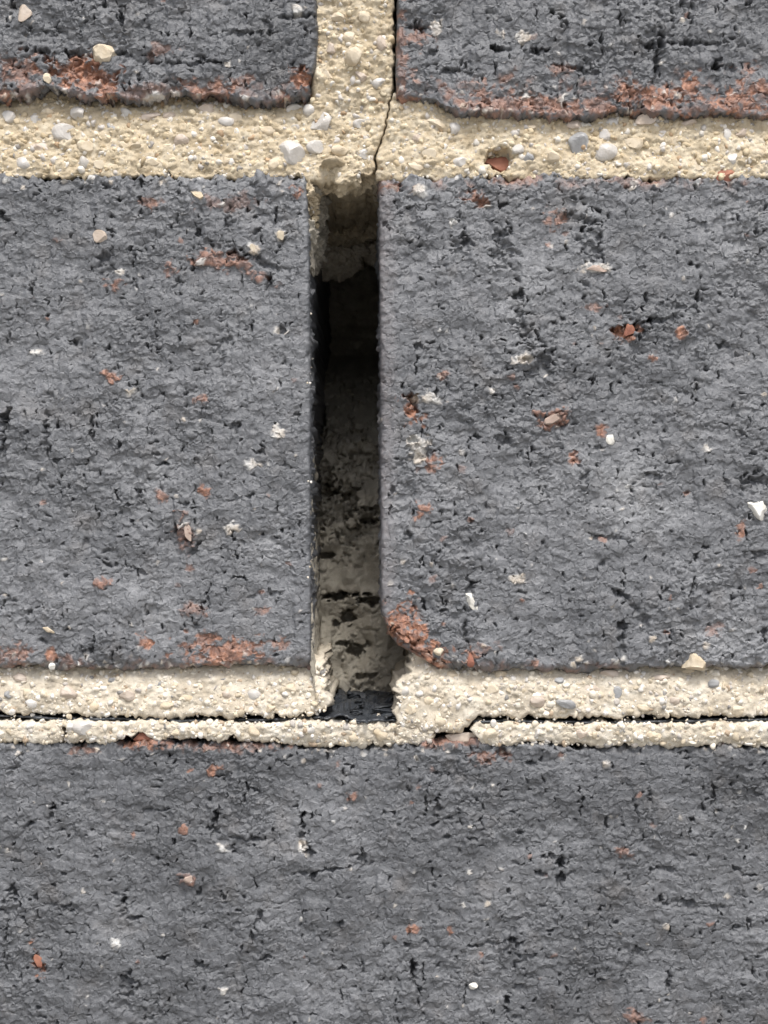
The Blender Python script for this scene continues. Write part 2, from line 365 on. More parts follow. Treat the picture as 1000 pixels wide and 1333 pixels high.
M_white = stone_material('white_chip', (.56, .53, .46), (.70, .685, .65), .85)
def plastic_material():
    m, nt, b = new_mat('black_plastic')
    nz = noise(nt, 350, 5)
    nt.links.new(ramp(nt, nz.outputs['Fac'], [(.35, (.028, .032, .038)), (.62, (.048, .053, .061)), (.78, (.12, .125, .13))]).outputs[0], b.inputs['Base Color'])
    nt.links.new(ramp(nt, nz.outputs['Fac'], [(.3, (.28, .28, .28)), (.7, (.5, .5, .5))]).outputs[0], b.inputs['Roughness'])
    bump(nt, b, noise(nt, 900, 4).outputs['Fac'], .0004, .6)
    return m
M_plastic = plastic_material()
def ground_material():
    m, nt, b = new_mat('pale_concrete')
    nz = noise(nt, 30, 8)
    nt.links.new(ramp(nt, nz.outputs['Fac'], [(.3, (.28, .27, .25)), (.7, (.37, .36, .335))]).outputs[0], b.inputs['Base Color'])
    b.inputs['Roughness'].default_value = .95
    bump(nt, b, nz.outputs['Fac'], .02, .6)
    return m
M_ground = ground_material()
m, nt, b = new_mat('grey_block'); nz = noise(nt, 60, 6)
nt.links.new(ramp(nt, nz.outputs['Fac'], [(.3, (.22, .21, .2)), (.7, (.33, .32, .3))]).outputs[0], b.inputs['Base Color']); b.inputs['Roughness'].default_value = .9
M_block = m

# ------------------------------------------------------------------ mesh helpers
def link(name, me, mat, parent):
    o = bpy.data.objects.new(name, me); col.objects.link(o)
    if mat: me.materials.append(mat)
    if parent: o.parent = parent
    return o

def raw_mesh(name, co, quads=None, tris=None, attrs=None, colours=None):
    me = bpy.data.meshes.new(name)
    nq = 0 if quads is None else len(quads); nt_ = 0 if tris is None else len(tris)
    me.vertices.add(len(co)); me.vertices.foreach_set('co', np.ascontiguousarray(co, np.float32).ravel())
    idx = []
    if nq: idx.append(np.asarray(quads, np.int32).ravel())
    if nt_: idx.append(np.asarray(tris, np.int32).ravel())
    idx = np.concatenate(idx)
    me.loops.add(len(idx)); me.loops.foreach_set('vertex_index', idx)
    me.polygons.add(nq + nt_)
    st = np.concatenate([np.arange(nq) * 4, nq * 4 + np.arange(nt_) * 3]).astype(np.int32)
    me.polygons.foreach_set('loop_start', st)
    me.polygons.foreach_set('use_smooth', np.ones(nq + nt_, bool))
    for k, v in (attrs or {}).items():
        at = me.attributes.new(k, 'FLOAT', 'POINT'); at.data.foreach_set('value', np.ascontiguousarray(v, np.float32).ravel())
    for k, v in (colours or {}).items():
        at = me.attributes.new(k, 'FLOAT_COLOR', 'POINT'); at.data.foreach_set('color', np.ascontiguousarray(v, np.float32).ravel())
    me.update(calc_edges=True); me.validate()
    return me

def axis(lo, hi, dlo, dhi, step):
    """fine spacing where the wall is looked at closely, widening beyond"""
    a, b = max(lo, dlo), min(hi, dhi)
    mid = np.linspace(a, b, max(2, int(round((b - a) / step)) + 1))
    L, Rr = [], []
    s, x = step, a
    while x > lo + 1e-3:
        s = min(s * 1.5, 60); x = max(lo, x - s); L.append(x)
    s, x = step, b
    while x < hi - 1e-3:
        s = min(s * 1.5, 60); x = min(hi, x + s); Rr.append(x)
    return np.array(L[::-1] + list(mid) + Rr)

def relief(name, xs, ys, shape, mat, parent, skirt=880.0, keep=None, side=(1.0, 1.0)):
    """a solid block whose front is a relief: shape(X, Y) -> x, y, depth, attrs"""
    X, Y = np.meshgrid(xs, ys)
    x, y, d, at = shape(X, Y)
    ny, nx = X.shape
    ids = np.arange(nx * ny).reshape(ny, nx)
    q = np.stack([ids[1:, :-1], ids[1:, 1:], ids[:-1, 1:], ids[:-1, :-1]], -1)
    if keep is not None:
        xm, ym = (X[1:, 1:] + X[:-1, :-1]) / 2, (Y[1:, 1:] + Y[:-1, :-1]) / 2
        q = q[keep(xm, ym)]
    else:
        q = q.reshape(-1, 4)
    x, y, d = x.ravel(), y.ravel(), d.ravel()
    at = {k: v.ravel() for k, v in at.items()}
    used = np.zeros(nx * ny, bool); used[q.ravel()] = True
    re = np.cumsum(used) - 1
    q = re[q]
    x, y, d = x[used], y[used], d[used]; at = {k: v[used] for k, v in at.items()}
    n = len(x)
    ed = np.concatenate([q[:, [0, 1]], q[:, [1, 2]], q[:, [2, 3]], q[:, [3, 0]]])
    key = ed[:, 0].astype(np.int64) * n + ed[:, 1]; rkey = ed[:, 1].astype(np.int64) * n + ed[:, 0]
    bd = ed[~np.isin(key, rkey)]
    bv = np.unique(bd); mp = np.full(n, -1); mp[bv] = np.arange(len(bv))
    levels = [2.0, 4.5, 8.0, 12.0, 17.0, 24.0, 35.0, 60.0, 110.0, 190.0, 320.0, skirt]
    xs_, ys_, ds_ = [x], [y], [d]; quads = [q]; prev = None
    for k, L in enumerate(levels):
        last = k == len(levels) - 1
        ok, a_ = 137.0 * k, min(1.0, .35 + k * .2)
        ja = (samp(n_fine, x[bv] + ok, y[bv] + ok * .7 + L) * 1.5 + samp(n_mid, x[bv] + L * .8, y[bv] + 90 + L * .5) * 2.0 * min(1, L / 30)) * a_
        jb = (samp(n_fine, y[bv] + 77 + ok, x[bv] + ok * .6) * 1.5 + samp(n_mid, y[bv] + 170 + L * .8, x[bv] + L * .5) * 2.0 * min(1, L / 30)) * a_
        xs_.append(x[bv] + ja * side[0]); ys_.append(y[bv] + jb * side[1])
        ds_.append(np.full(len(bv), skirt) if last else np.minimum(d[bv] + L, skirt - 1 + 0 * d[bv]))
        base = n + k * len(bv)
        A = bd[:, 0] if k == 0 else n + (k - 1) * len(bv) + mp[bd[:, 0]]
        B = bd[:, 1] if k == 0 else n + (k - 1) * len(bv) + mp[bd[:, 1]]
        A2 = base + mp[bd[:, 0]]; B2 = base + mp[bd[:, 1]]
        quads.append(np.stack([B, A, A2, B2], -1))
    at = {a_: np.concatenate([v] + [np.clip(v[bv] * (np.clip(.6 + .6 * samp(n_col, x[bv] + 97 * k, y[bv] + 53 * k), 0, 1.2) if a_ == 'red' else 1), 0, 1) for k in range(len(levels))]) for a_, v in at.items()}
    x, y, d = np.concatenate(xs_), np.concatenate(ys_), np.concatenate(ds_)
    co = np.stack([(x - 500) * S, d * S, (ZB - y) * S], -1)
    me = raw_mesh(name, co, quads=np.concatenate(quads), attrs=at)
    return link(name, me, mat, parent)

STEP = 1.33
VX = (-30, 1030); VY = (-30, 1363)
def curve(pts):
    p = np.array(pts, float)
    return lambda t: np.interp(t, p[:, 0], p[:, 1])
def const(v): return lambda t: np.full_like(t, v, dtype=float)

def jag(seed, base, amp=3.0):
    """ragged edge following base(t)"""
    off = seed * 37.0
    return lambda t: base(t) + amp * samp(n_edge, np.asarray(t) * 1.0 + off, np.full_like(np.asarray(t, float), 100.0 + off * 2)) * .6 \
        + amp * .4 * samp(n_fine, np.asarray(t) * 1.0 + off, np.full_like(np.asarray(t, float), 300.0 + off))

def brick(x0, x1, y0, y1, left, right, top, bottom, rr, tone, rel, parent, redband=None, calm=None, side=(1.0, 1.0)):
    """rr = rounding of the left, right, top, bottom arrises"""
    xs = axis(x0, x1, *VX, STEP); ys = axis(y0, y1, *VY, STEP)
    def shape(X, Y):
        ne = samp(n_edge, X, Y)
        wx = np.clip(1 - (X - x0) / 130, 0, 1) * (left(Y) - x0) + np.clip(1 - (x1 - X) / 70, 0, 1) * (right(Y) - x1)
        wy = np.clip(1 - (Y - y0) / 70, 0, 1) * (top(X) - y0) + np.clip(1 - (y1 - Y) / 70, 0, 1) * (bottom(X) - y1)
        nt_, nb_ = np.clip(1 - (Y - y0) / 16, 0, 1), np.clip(1 - (y1 - Y) / 16, 0, 1)
        wy = wy + (nt_ + nb_) * (2.2 * ne + .7 * samp(n_fine, X, Y) + 1.5 * samp(n_mid, X, Y * .5))
        x, y = X + wx, Y + wy
        def rim(d, r):
            r = r * (1 + .35 * np.clip(ne, -2, 2))
            return np.clip(1 - d / np.maximum(r, 2), 0, 1), r
        qa, ra = rim(X - x0, rr[0]); qb, rb = rim(x1 - X, rr[1]); qc, rc = rim(Y - y0, rr[2]); qd, rd = rim(y1 - Y, rr[3])
        qx = np.maximum(qa, qb); qy = np.maximum(qc, qd)
        rx = np.where(qa > qb, ra, rb); ry = np.where(qc > qd, rc, rd)
        ql = np.minimum(np.sqrt(qx ** 2 + qy ** 2), 1)
        rad = (rx * qx + ry * qy) / np.maximum(qx + qy, 1e-6)
        back = np.clip(rad, 2, 26) * (1 - np.sqrt(np.maximum(1 - ql ** 2, 0)))
        h = samp(HB, x, y)
        amp = np.full_like(X, rel)
        if calm is not None: amp = amp * calm(x, y)
        edge = smooth(0, 6, np.minimum(np.minimum(X - x0, x1 - X), np.minimum(Y - y0, y1 - Y)))
        big = samp(CORNER, x, y) * 13
        d = back - ((h + big) * amp * (.7 + .3 * edge)) + big
        jx = samp(n_fine, x + 300, y + 90) * 1.1 * edge; jy = samp(n_fine, x + 700, y + 490) * 1.1 * edge
        red = samp(RED, x, y)
        if redband is not None:
            red = np.maximum(red, redband(X, Y, x, y, ne))
        t = samp(TONE, x, y) * .065 + .46 + tone
        return x + jx, y + jy, d, {'red': np.clip(red, 0, 1), 'pale': samp(PALE, x, y), 'dark': samp(DARK, x, y), 'tone': np.clip(t, 0, 1)}
    return relief('brick', xs, ys, shape, M_brick, parent, side=side)

# ------------------------------------------------------------------ the wall
def tag(o, label=None, cat=None, group=None, kind=None):
    for k, v in (('label', label), ('category', cat), ('group', group), ('kind', kind)):
        if v: o[k] = v
    return o
gm = raw_mesh('ground', np.array([[-300, -300, 0], [300, -300, 0], [300, 300, 0], [-300, 300, 0]], float), quads=[[0, 1, 2, 3]])
tag(link('ground', gm, M_ground, None), 'unseen concrete ground in front of the wall, pale to bounce light', 'ground', kind='structure')  # added out of view; pale so it bounces light onto undersides and joint

wall = bpy.data.objects.new('brick_wall', None); col.objects.link(wall)
wall.empty_display_size = .05
tag(wall, 'charcoal brick wall with cream mortar and one open weep hole joint', 'wall', kind='thing')

BL = 1937.0     # brick length in units (230 mm)
ragged = lambda X, Y, x, y, ne, y1, w: smooth(0.0, 1.0, (w * (1 + .5 * ne) - (y1 - Y)) / w) * np.clip(.45 + .5 * samp(n_col, x, y), 0, 1)
b1 = brick(410 - BL, 410, -510, 128,
      const(410 - BL), curve([(-510, 412), (0, 411), (50, 414), (90, 410), (110, 402), (135, 404)]), const(-510),
      curve([(-1500, 126), (0, 126), (30, 122), (60, 118), (90, 122), (130, 130), (170, 130), (225, 122), (270, 124), (330, 133), (380, 130), (410, 122)]),
      (12, 9, 10, 6), -.17, 1.15, wall, redband=lambda X, Y, x, y, ne: ragged(X, Y, x, y, ne, 128, 20) * .35, side=(1.0, 2.3))
tag(b1, 'brick above left, its lower edge worn to red with a stone stuck in it')
b2 = brick(517, 517 + BL, -510, 148,
      curve([(-510, 518), (0, 518), (60, 516), (110, 515), (130, 516)]), const(517 + BL), const(-510),
      curve([(510, 124), (540, 127), (565, 130), (585, 140), (605, 148), (700, 150), (750, 155), (800, 150), (830, 145), (900, 150), (1000, 151), (2500, 150)]),
      (5, 12, 10, 6), -.12, 1.1, wall, redband=lambda X, Y, x, y, ne: ragged(X, Y, x, y, ne, 148, 40) * .6, side=(.6, 2.3))
tag(b2, 'brick above right with a ragged reddish band along its lower edge')
b3 = brick(403 - BL, 403, 229, 869,
      const(403 - BL), curve([(229, 399), (300, 402), (500, 404), (700, 404), (869, 405)]), const(229), curve([(-1500, 869), (0, 868), (150, 872), (300, 869), (403, 867)]),
      (12, 6, 9, 12), .02, .92, wall, redband=lambda X, Y, x, y, ne: ragged(X, Y, x, y, ne, 869, 14) * .5,
      calm=lambda x, y: 1 - .4 * smooth(380, 400, x))
tag(b3, 'brick to the left of the open joint with red worn patches near its foot')
b4 = brick(495, 495 + BL, 229, 871,
      curve([(229, 493), (400, 495), (700, 496), (795, 497), (815, 503), (828, 507), (843, 521), (857, 544), (871, 572)]), const(495 + BL), curve([(490, 233), (600, 230), (740, 229), (2500, 229)]), curve([(490, 869), (620, 871), (760, 874), (860, 869), (2500, 871)]),
      (7, 12, 9, 12), .05, 1.0, wall, redband=lambda X, Y, x, y, ne: np.maximum(ragged(X, Y, x, y, ne, 871, 10) * .4, smooth(24, 2, Y - 229) * np.clip(.3 * ne, 0, .6)) + .07 * smooth(524, 498, x),
      calm=lambda x, y: 1 - .42 * smooth(530, 500, x))
tag(b4, 'brick to the right of the open joint with its lower corner flaked off red')
b5 = brick(450 - BL / 2, 450 + BL / 2, 968, 1608,
      const(450 - BL / 2), const(450 + BL / 2), curve([(-600, 968), (0, 968), (200, 962), (330, 968), (450, 974), (560, 964), (640, 968), (760, 973), (1500, 969)]), const(1608),
      (12, 12, 12, 12), -.13, .95, wall)
tag(b5, 'long brick running along below the joint with the black membrane')

# ---- mortar
def mortar(name, x0, x1, y0, y1, depth, left, right, top, bottom, mat, parent, tone=0.0, amp=.8, keep=None, wr=60, step=1.75):
    xs = axis(x0, x1, *VX, step); ys = axis(y0, y1, *VY, step)
    def shape(X, Y):
        wx = np.clip(1 - (X - x0) / wr, 0, 1) * (left(Y) - x0) + np.clip(1 - (x1 - X) / wr, 0, 1) * (right(Y) - x1)
        wy = np.clip(1 - (Y - y0) / 16, 0, 1) * (top(X) - y0) + np.clip(1 - (y1 - Y) / 16, 0, 1) * (bottom(X) - y1)
        x, y = X + wx, Y + wy
        e = np.minimum(np.minimum(X - x0, x1 - X), np.minimum(Y - y0, y1 - Y))
        q = np.clip(1 - e / 3.5, 0, 1)
        nb = samp(HM, x, y)
        d = depth(x, y) + 3.5 * (1 - np.sqrt(np.maximum(1 - q * q, 0))) - nb * amp
        return x, y, d, {'tone': np.clip(.5 + tone + .26 * samp(MT, x, y), 0, 1)}
    o = relief(name, xs, ys, shape, mat, parent, skirt=870.0, keep=keep)
    return o, depth

bedU = curve([(90, 42), (122, 33), (136, 22), (150, 15), (175, 10), (200, 6), (218, 3), (230, 3), (240, 8)])
def depU(x, y):
    base = bedU(y)
    wp = smooth(165, 120, y) * smooth(395, 412, x) * smooth(535, 515, x)
    base = base * (1 - wp) + 11 * wp
    wq = smooth(502, 506, x) * smooth(590, 555, x) * smooth(185, 165, y)
    base = base * (1 - wq) + 11 * wq
    # a piece is missing where a brown stone sits
    hole = smooth(1.15, .75, np.sqrt(((x - 650) / 17) ** 2 + ((y - 205) / 16) ** 2) + .15 * samp(w1, x, y))
    return base + hole * 24
crk = curve([(-600, 514), (0, 513), (60, 512), (110, 511), (128, 509), (150, 503), (168, 500), (180, 497), (195, 490), (208, 486), (222, 485), (240, 485)])
m1, _ = mortar('mortar_bed', -1527, 513, -510, 233, depU, const(-1527), jag(1, crk, 1.2), const(-510),
       jag(2, curve([(-1500, 232), (380, 231), (405, 236), (430, 236), (460, 230), (480, 226), (500, 226)]), 4), M_mort, wall,
       keep=lambda x, y: (y > 98) | ((x > 396)))
tag(m1, 'cream sandy mortar above the open joint, up to the thin crack')
m2, _ = mortar('mortar_bed', 511, 2454, 118, 234, depU, jag(1, lambda t: crk(t) + np.interp(t, [100, 126, 135, 175, 200, 240], [3, 3, 2.5, 2.0, 3.0, 4.0]), 1.2), const(2454), const(118),
       jag(3, curve([(480, 234), (520, 236), (600, 232), (2500, 233)]), 4), M_mort, wall, tone=.04)
tag(m2, 'cream sandy mortar to the right of the thin crack')

bedL = curve([(830, 44), (862, 30), (872, 20), (884, 11), (900, 6), (916, 3), (928, 2), (940, 4)])
slit = curve([(-1530, 928), (0, 927), (60, 931), (120, 930), (200, 934), (300, 934), (400, 931), (425, 928)])
m3, _ = mortar('mortar_bed', -1527, 418, 858, 930, lambda x, y: bedL(y) + 8 * smooth(404, 420, x) * smooth(890, 870, y), const(-1527),
       jag(4, curve([(850, 424), (870, 424), (890, 423), (903, 424), (915, 432), (925, 420), (935, 414)]), 3), const(858), jag(5, slit, 3), M_mort2, wall, amp=.65)
tag(m3, 'pale mortar to the left of the open joint, above the black membrane')
def depR(x, y):
    return bedL(y) * (1 - .5 * smooth(600, 540, x)) + 10 * smooth(540, 516, x) * smooth(900, 868, y) - 4 * smooth(505, 530, x) * smooth(625, 600, x) * smooth(925, 945, y)
m4, _ = mortar('mortar_bed', 516, 2432, 838, 932, depR,
       jag(6, curve([(830, 536), (860, 534), (880, 528), (895, 519), (915, 513), (930, 518), (940, 520)]), 6), const(2432), const(838),
       jag(7, curve([(500, 938), (520, 944), (560, 955), (596, 954), (612, 942), (622, 933), (700, 934), (800, 937), (820, 933), (900, 934), (1000, 932), (2500, 932)]), 2.5), M_mort2, wall, tone=.0, amp=.65)
tag(m4, 'pale mortar to the right of the open joint with a tongue over the membrane')
strip = curve([(928, 6), (938, 1), (946, -3), (958, -3), (968, 1), (980, 9)])
m5, _ = mortar('mortar_strip', -1527, 80, 938, 968, lambda x, y: strip(y), const(-1527), jag(8, const(82), 3), jag(9, const(938), 2), jag(10, curve([(-500, 967), (0, 964), (40, 968), (90, 967)]), 3), M_mort2, wall, tone=.1, wr=8, amp=.65)
tag(m5, 'leftmost piece of the thin pale strip below the membrane')
m6, _ = mortar('mortar_strip', 84, 522, 939, 968, lambda x, y: strip(y), jag(11, const(84), 3), jag(12, curve([(930, 519), (950, 512), (975, 506)]), 4),
       jag(13, curve([(80, 937), (300, 941), (420, 939), (500, 941), (530, 944)]), 2), jag(14, curve([(80, 966), (150, 966), (172, 957), (185, 952), (200, 962), (290, 960), (350, 968), (420, 972), (470, 976), (490, 968), (520, 970)]), 4), M_mort2, wall, tone=.12, wr=8, amp=.65)
tag(m6, 'pale strip of mortar passing under the open joint')
m7, _ = mortar('mortar_strip', 505, 560, 944, 970, lambda x, y: strip(y) + 4, jag(15, const(503), 3), jag(16, const(566), 3), jag(17, const(944), 2), jag(18, curve([(500, 972), (530, 968), (545, 972), (570, 958)]), 3), M_mort2, wall, tone=.08, wr=8)
tag(m7, 'small lump of pale mortar below the tongue')
m8, _ = mortar('mortar_strip', 620, 2432, 941, 968, lambda x, y: strip(y), jag(19, curve([(930, 622), (950, 618), (980, 628)]), 4), const(2432), jag(20, curve([(600, 940), (800, 943), (1000, 940), (2500, 940)]), 2), jag(21, curve([(610, 972), (650, 973), (700, 968), (820, 972), (870, 976), (930, 972), (2500, 970)]), 3), M_mort2, wall, tone=.1, wr=8, amp=.65)
tag(m8, 'right-hand piece of the thin pale strip below the membrane')

# ---- droppings at the back of the open joint
fdep = curve([(180, 860), (330, 850), (390, 770), (460, 570), (560, 370), (650, 312), (740, 292), (800, 285), (860, 272), (960, 255)])
def fill_shape(X, Y):
    h = samp(HF, X, Y)
    d = fdep(Y) + 6 * samp(n_lo, X * 3, Y * 2)
    def pit(ax, ay, rx, ry, dep):              # ax, ay: where it shows from the front
        k = 1 + float(fdep(ay)) / DIST
        k = 1 + float(fdep(666 + (ay - 666) * k)) / DIST
        px, py = 500 + (ax - 500) * k, 666.5 + (ay - 666.5) * k
        q = np.sqrt(((X - px) / (rx * k)) ** 2 + ((Y - py) / (ry * k)) ** 2) + .30 * samp(w1, X, Y) + .2 * samp(n_fine, X, Y)
        return dep * smooth(1.15, .7, q)
    for a in [(443, 777, 20, 4, 60), (478, 783, 22, 5, 60), (462, 774, 14, 3, 40), (452, 806, 8, 9, 45), (437, 812, 4, 5, 30), (461, 846, 10, 7, 40), (443, 838, 9, 3, 25), (428, 641, 12, 8, 60), (450, 645, 6, 4, 40), (482, 677, 14, 4, 40), (424, 722, 9, 4, 35), (476, 880, 12, 4, 20), (420, 560, 4, 30, 40), (462, 590, 16, 5, 20), (480, 838, 6, 4, 20)]:
        d = d + pit(*a)
    d = d - 14 * smooth(1.2, .6, np.sqrt(((X - 477) / 34) ** 2 + ((Y - 660) / 34) ** 2))
    return X, Y, d - h * .3 - (samp(HR, X, Y) * 1.2 - .3 * h) * smooth(400, 480, Y) * smooth(760, 690, Y), {'tone': np.clip(.55 + .25 * (samp(iC, X, Y) - .5) + .12 * samp(n_col, X, Y), 0, 1)}
fo = relief('mortar_dropping', np.arange(372, 590, 1.9), np.arange(180, 990, 1.9), fill_shape, M_fill, wall, skirt=930.0)
tag(fo, 'dull lumpy mortar droppings at the back of the open joint')

# ---- unseen wall added behind the face bricks to block light from behind
def box(name, x0, x1, y0, y1, d0, d1, mat, parent):
    c = [W(x, y, d) for d in (d0, d1) for y in (y1, y0) for x in (x0, x1)]
    f = [[0, 1, 3, 2], [5, 4, 6, 7], [4, 0, 2, 6], [1, 5, 7, 3], [2, 3, 7, 6], [4, 5, 1, 0]]
    return link(name, raw_mesh(name, np.array(c), quads=f), mat, parent)
bk = box('light_block_wall', -1530, 2440, -512, 1609, 932, 1500, M_block, wall)
bk.data.polygons.foreach_set('use_smooth', np.zeros(6, bool))

# ---- lumps: knobbly bodies of mortar and stone
import bmesh
def ico(sub):
    bm = bmesh.new(); bmesh.ops.create_icosphere(bm, subdivisions=sub, radius=1.0)
    v = np.array([q.co[:] for q in bm.verts]); f = np.array([[w.index for w in p.verts] for p in bm.faces]); bm.free()
    return v, f
I1, I2, I3, I4 = ico(1), ico(2), ico(3), ico(6)
def knobble(v, rg, amp, n=5, freq=2.0):
    o = np.zeros(len(v))
    for k in range(n):
        d = rg.standard_normal(3); d /= np.linalg.norm(d)
        o += np.sin(v @ d * freq * (1 + .6 * k) + rg.uniform(0, 6.28)) / (1 + .5 * k)
    return v * (1 + amp * o)[:, None]
def facet(v, rg, n, depth):
    """cut flats so that a stone looks broken rather than round"""
    v = v.copy()
    for k in range(n):
        d = rg.standard_normal(3); d /= np.linalg.norm(d)
        c = rg.uniform(1 - depth, 1)
        t = v @ d
        over = np.maximum(t - c, 0)
        v -= over[:, None] * d
    return v
def lump(name, x, y, d, rx, ry, rd, mat, parent, seed, amp=.1, sub=I4, freq=2.5, tone=.5, rot=0.0, cut=0, grit=0.0):
    rg = np.random.default_rng(seed)
    v = knobble(sub[0], rg, amp, 7, freq)
    if cut: v = facet(v, rg, cut, .62)
    c, s = math.cos(rot), math.sin(rot)
    px, py = v[:, 0] * rx, v[:, 1] * ry
    X, Y, D = x + px * c - py * s, y + px * s + py * c, d + v[:, 2] * rd
    if grit:
        nn = sub[0]; a3 = np.abs(nn)
        g = a3[:, 0] * samp(HM, Y, D) + a3[:, 1] * samp(HM, X, D + 200) + a3[:, 2] * samp(HM, X, Y)
        X, Y, D = X + nn[:, 0] * g * grit, Y + nn[:, 1] * g * grit, D + nn[:, 2] * g * grit
    co = np.stack([(X - 500) * S, D * S, (ZB - Y) * S], -1)
    me = raw_mesh(name, co, tris=sub[1][:, ::-1], attrs={'tone': np.full(len(co), tone) + .1 * samp(n_fine, X, Y)})
    return link(name, me, mat, parent)

for (x, y, d, rx, ry, rd, mt, sd, tn) in [
    (425, 244, 500, 52, 36, 50, M_mort2, 3, .7), (498, 236, 515, 46, 28, 46, M_mort2, 23, .6), (452, 226, 400, 60, 22, 60, M_mort, 24, .5), (401, 250, 34, 10, 20, 30, M_mort, 4, .4), (404, 248, 95, 13, 30, 60, M_fill, 14, .4),
    (399, 300, 70, 9, 46, 48, M_fill, 5, .3), (404, 300, 150, 10, 34, 60, M_fill, 15, .4), (450, 222, 46, 44, 17, 40, M_mort, 16, .45), (452, 216, 240, 80, 22, 230, M_mort, 17, .25)]:
    lump('mortar_lump', x, y, d, rx, ry, rd, mt, wall, sd, .12, tone=tn, grit=2.0)
# thin film of mortar left on the side of the brick, facing into the open joint
yy, dd = np.meshgrid(np.arange(560, 925, 1.7), np.concatenate([np.arange(3, 60, 1.7), np.arange(60, 420, 2.2)]))
th = 5.0 * smooth(640, 860, yy) + 9 * smooth(850, 905, yy) - 3.4 + 1.6 * samp(n_mid, yy, dd) + .35 * samp(HM, yy, dd + 300) - 5 * smooth(14, 3, dd)
ny_, nx_ = yy.shape; ids = np.arange(nx_ * ny_).reshape(ny_, nx_)
co = np.stack([(404.5 + th - 500) * S, dd * S, (ZB - yy) * S], -1).reshape(-1, 3)
q = np.stack([ids[:-1, 1:], ids[1:, 1:], ids[1:, :-1], ids[:-1, :-1]], -1).reshape(-1, 4)
link('mortar_smear', raw_mesh('mortar_smear', co, quads=q, attrs={'tone': np.clip(.5 + .15 * samp(MT, yy, dd), 0, 1)}), M_fill, wall)

# ---- stones set in the mortar and in the brick faces, each one a piece
def flat(o):
    o.data.polygons.foreach_set('use_smooth', np.zeros(len(o.data.polygons), bool)); return o
def stone(x, y, rx, ry, mat, parent, seed, d=None, rot=0.0, cut=4, name='pebble', proud=.36):
    rd = min(rx, ry) * (.85 if name == 'pebble' else .6)
    dd = d if d is not None else 0
    return flat(lump(name, x, y, dd + rd * (1 - 2 * proud), rx * 1.08, ry * 1.08, rd, mat, parent, seed, .05 if mat is M_quartz else .13, I3, 1.7, rot=rot, cut=cut))
def dU(x, y): return float(depU(np.array([x * 1.0]), np.array([y * 1.0]))[0]) - float(samp(HM, np.array([x]), np.array([y]))[0])
k = 100
for (x, y, rx, ry, mt, rot) in [
    (420, 155, 20, 13, M_quartz, .1), (378, 197, 17, 15, M_quartz, 0), (402, 140, 8, 8, M_quartz, 0), (410, 190, 11, 9, M_quartz, .2), (382, 137, 10, 7, M_quartz, 0), (82, 171, 16, 12, M_quartz, .1),
    (100, 145, 11, 8, M_quartz, .3), (43, 151, 8, 7, M_quartz, 0), (33, 167, 8, 8, M_quartz, 0), (8, 149, 9, 8, M_quartz, .2), (110, 189, 10, 8, M_cream, .2), (30, 211, 10, 8, M_quartz, 0), (165, 145, 12, 5, M_quartz, .7), (195, 148, 12, 7, M_tan, 0), (218, 147, 9, 7, M_tan, .2), (176, 188, 9, 7, M_cream, 0), (162, 188, 8, 7, M_cream, 0), (295, 156, 12, 6, M_quartz, .2), (305, 150, 10, 6, M_cream, .1),
    (294, 209, 10, 8, M_cream, 0), (357, 215, 8, 9, M_cream, 0), (235, 178, 10, 9, M_tan, 0), (145, 163, 10, 5, M_grey, .4), (110, 210, 7, 9, M_quartz, 0), (60, 141, 8, 6, M_cream, 0), (270, 138, 12, 6, M_tan, 0), (345, 168, 12, 6, M_cream, -.2), (200, 210, 8, 6, M_cream, 0), (50, 190, 9, 6, M_tan, 0), (130, 215, 8, 6, M_cream, .2),
    (494, 105, 10, 7, M_quartz, 0), (462, 72, 10, 12, M_cream, .3), (468, 158, 9, 6, M_quartz, 0), (452, 45, 10, 9, M_cream, 0), (430, 60, 8, 7, M_tan, 0), (470, 92, 8, 10, M_tan, 0), (498, 52, 7, 9, M_tan, 0), (440, 20, 9, 8, M_cream, .3), (475, 20, 9, 7, M_cream, .3), (425, 95, 9, 8, M_cream, .3), (475, 200, 12, 7, M_quartz, .1), (440, 195, 10, 7, M_cream, .1)]:
    stone(x, y, rx, ry, mt, m1, k, dU(x, y), rot, cut=3 if mt is M_quartz else 5); k += 1
for (x, y, rx, ry, mt, rot) in [
    (755, 186, 11, 13, M_grey, .1), (790, 197, 16, 12, M_quartz, 0), (843, 153, 13, 8, M_tan, -.1), (790, 173, 9, 7, M_quartz, 0), (838, 204, 6, 12, M_cream, .2), (880, 185, 6, 9, M_cream, .2), (693, 164, 7, 5, M_cream, 0), (750, 160, 10, 6, M_tan, 0), (800, 156, 8, 6, M_quartz, 0), (948, 175, 7, 11, M_quartz, 0), (955, 205, 7, 8, M_quartz, .2), (990, 194, 10, 9, M_cream, .1), (900, 157, 12, 6, M_tan, 0), (870, 205, 8, 6, M_cream, 0), (825, 185, 14, 8, M_cream, 0), (675, 194, 7, 8, M_quartz, 0), (688, 205, 8, 9, M_grey, .3), (560, 200, 9, 7, M_cream, .1),
    (545, 178, 9, 6, M_tan, 0), (590, 165, 10, 8, M_quartz, 0), (530, 142, 10, 7, M_cream, 0), (600, 210, 9, 7, M_quartz, 0), (720, 205, 8, 7, M_cream, 0), (910, 215, 9, 7, M_cream, 0), (570, 160, 14, 8, M_cream, .2), (540, 215, 10, 7, M_cream, 0), (970, 170, 9, 6, M_tan, 0)]:
    stone(x, y, rx, ry, mt, m2, k, dU(x, y), rot, cut=3 if mt is M_quartz else 5); k += 1
tag(stone(648, 208, 19, 17, M_red, m2, 777, 24, .3, cut=6, name='brick_fragment'), 'brown brick fragment in a hollow of the mortar')
tag(stone(945, 231, 18, 10, M_red, m2, 778, 5, -.05, cut=5, name='brick_fragment'), 'flat red brick fragment at the lower edge of the mortar')
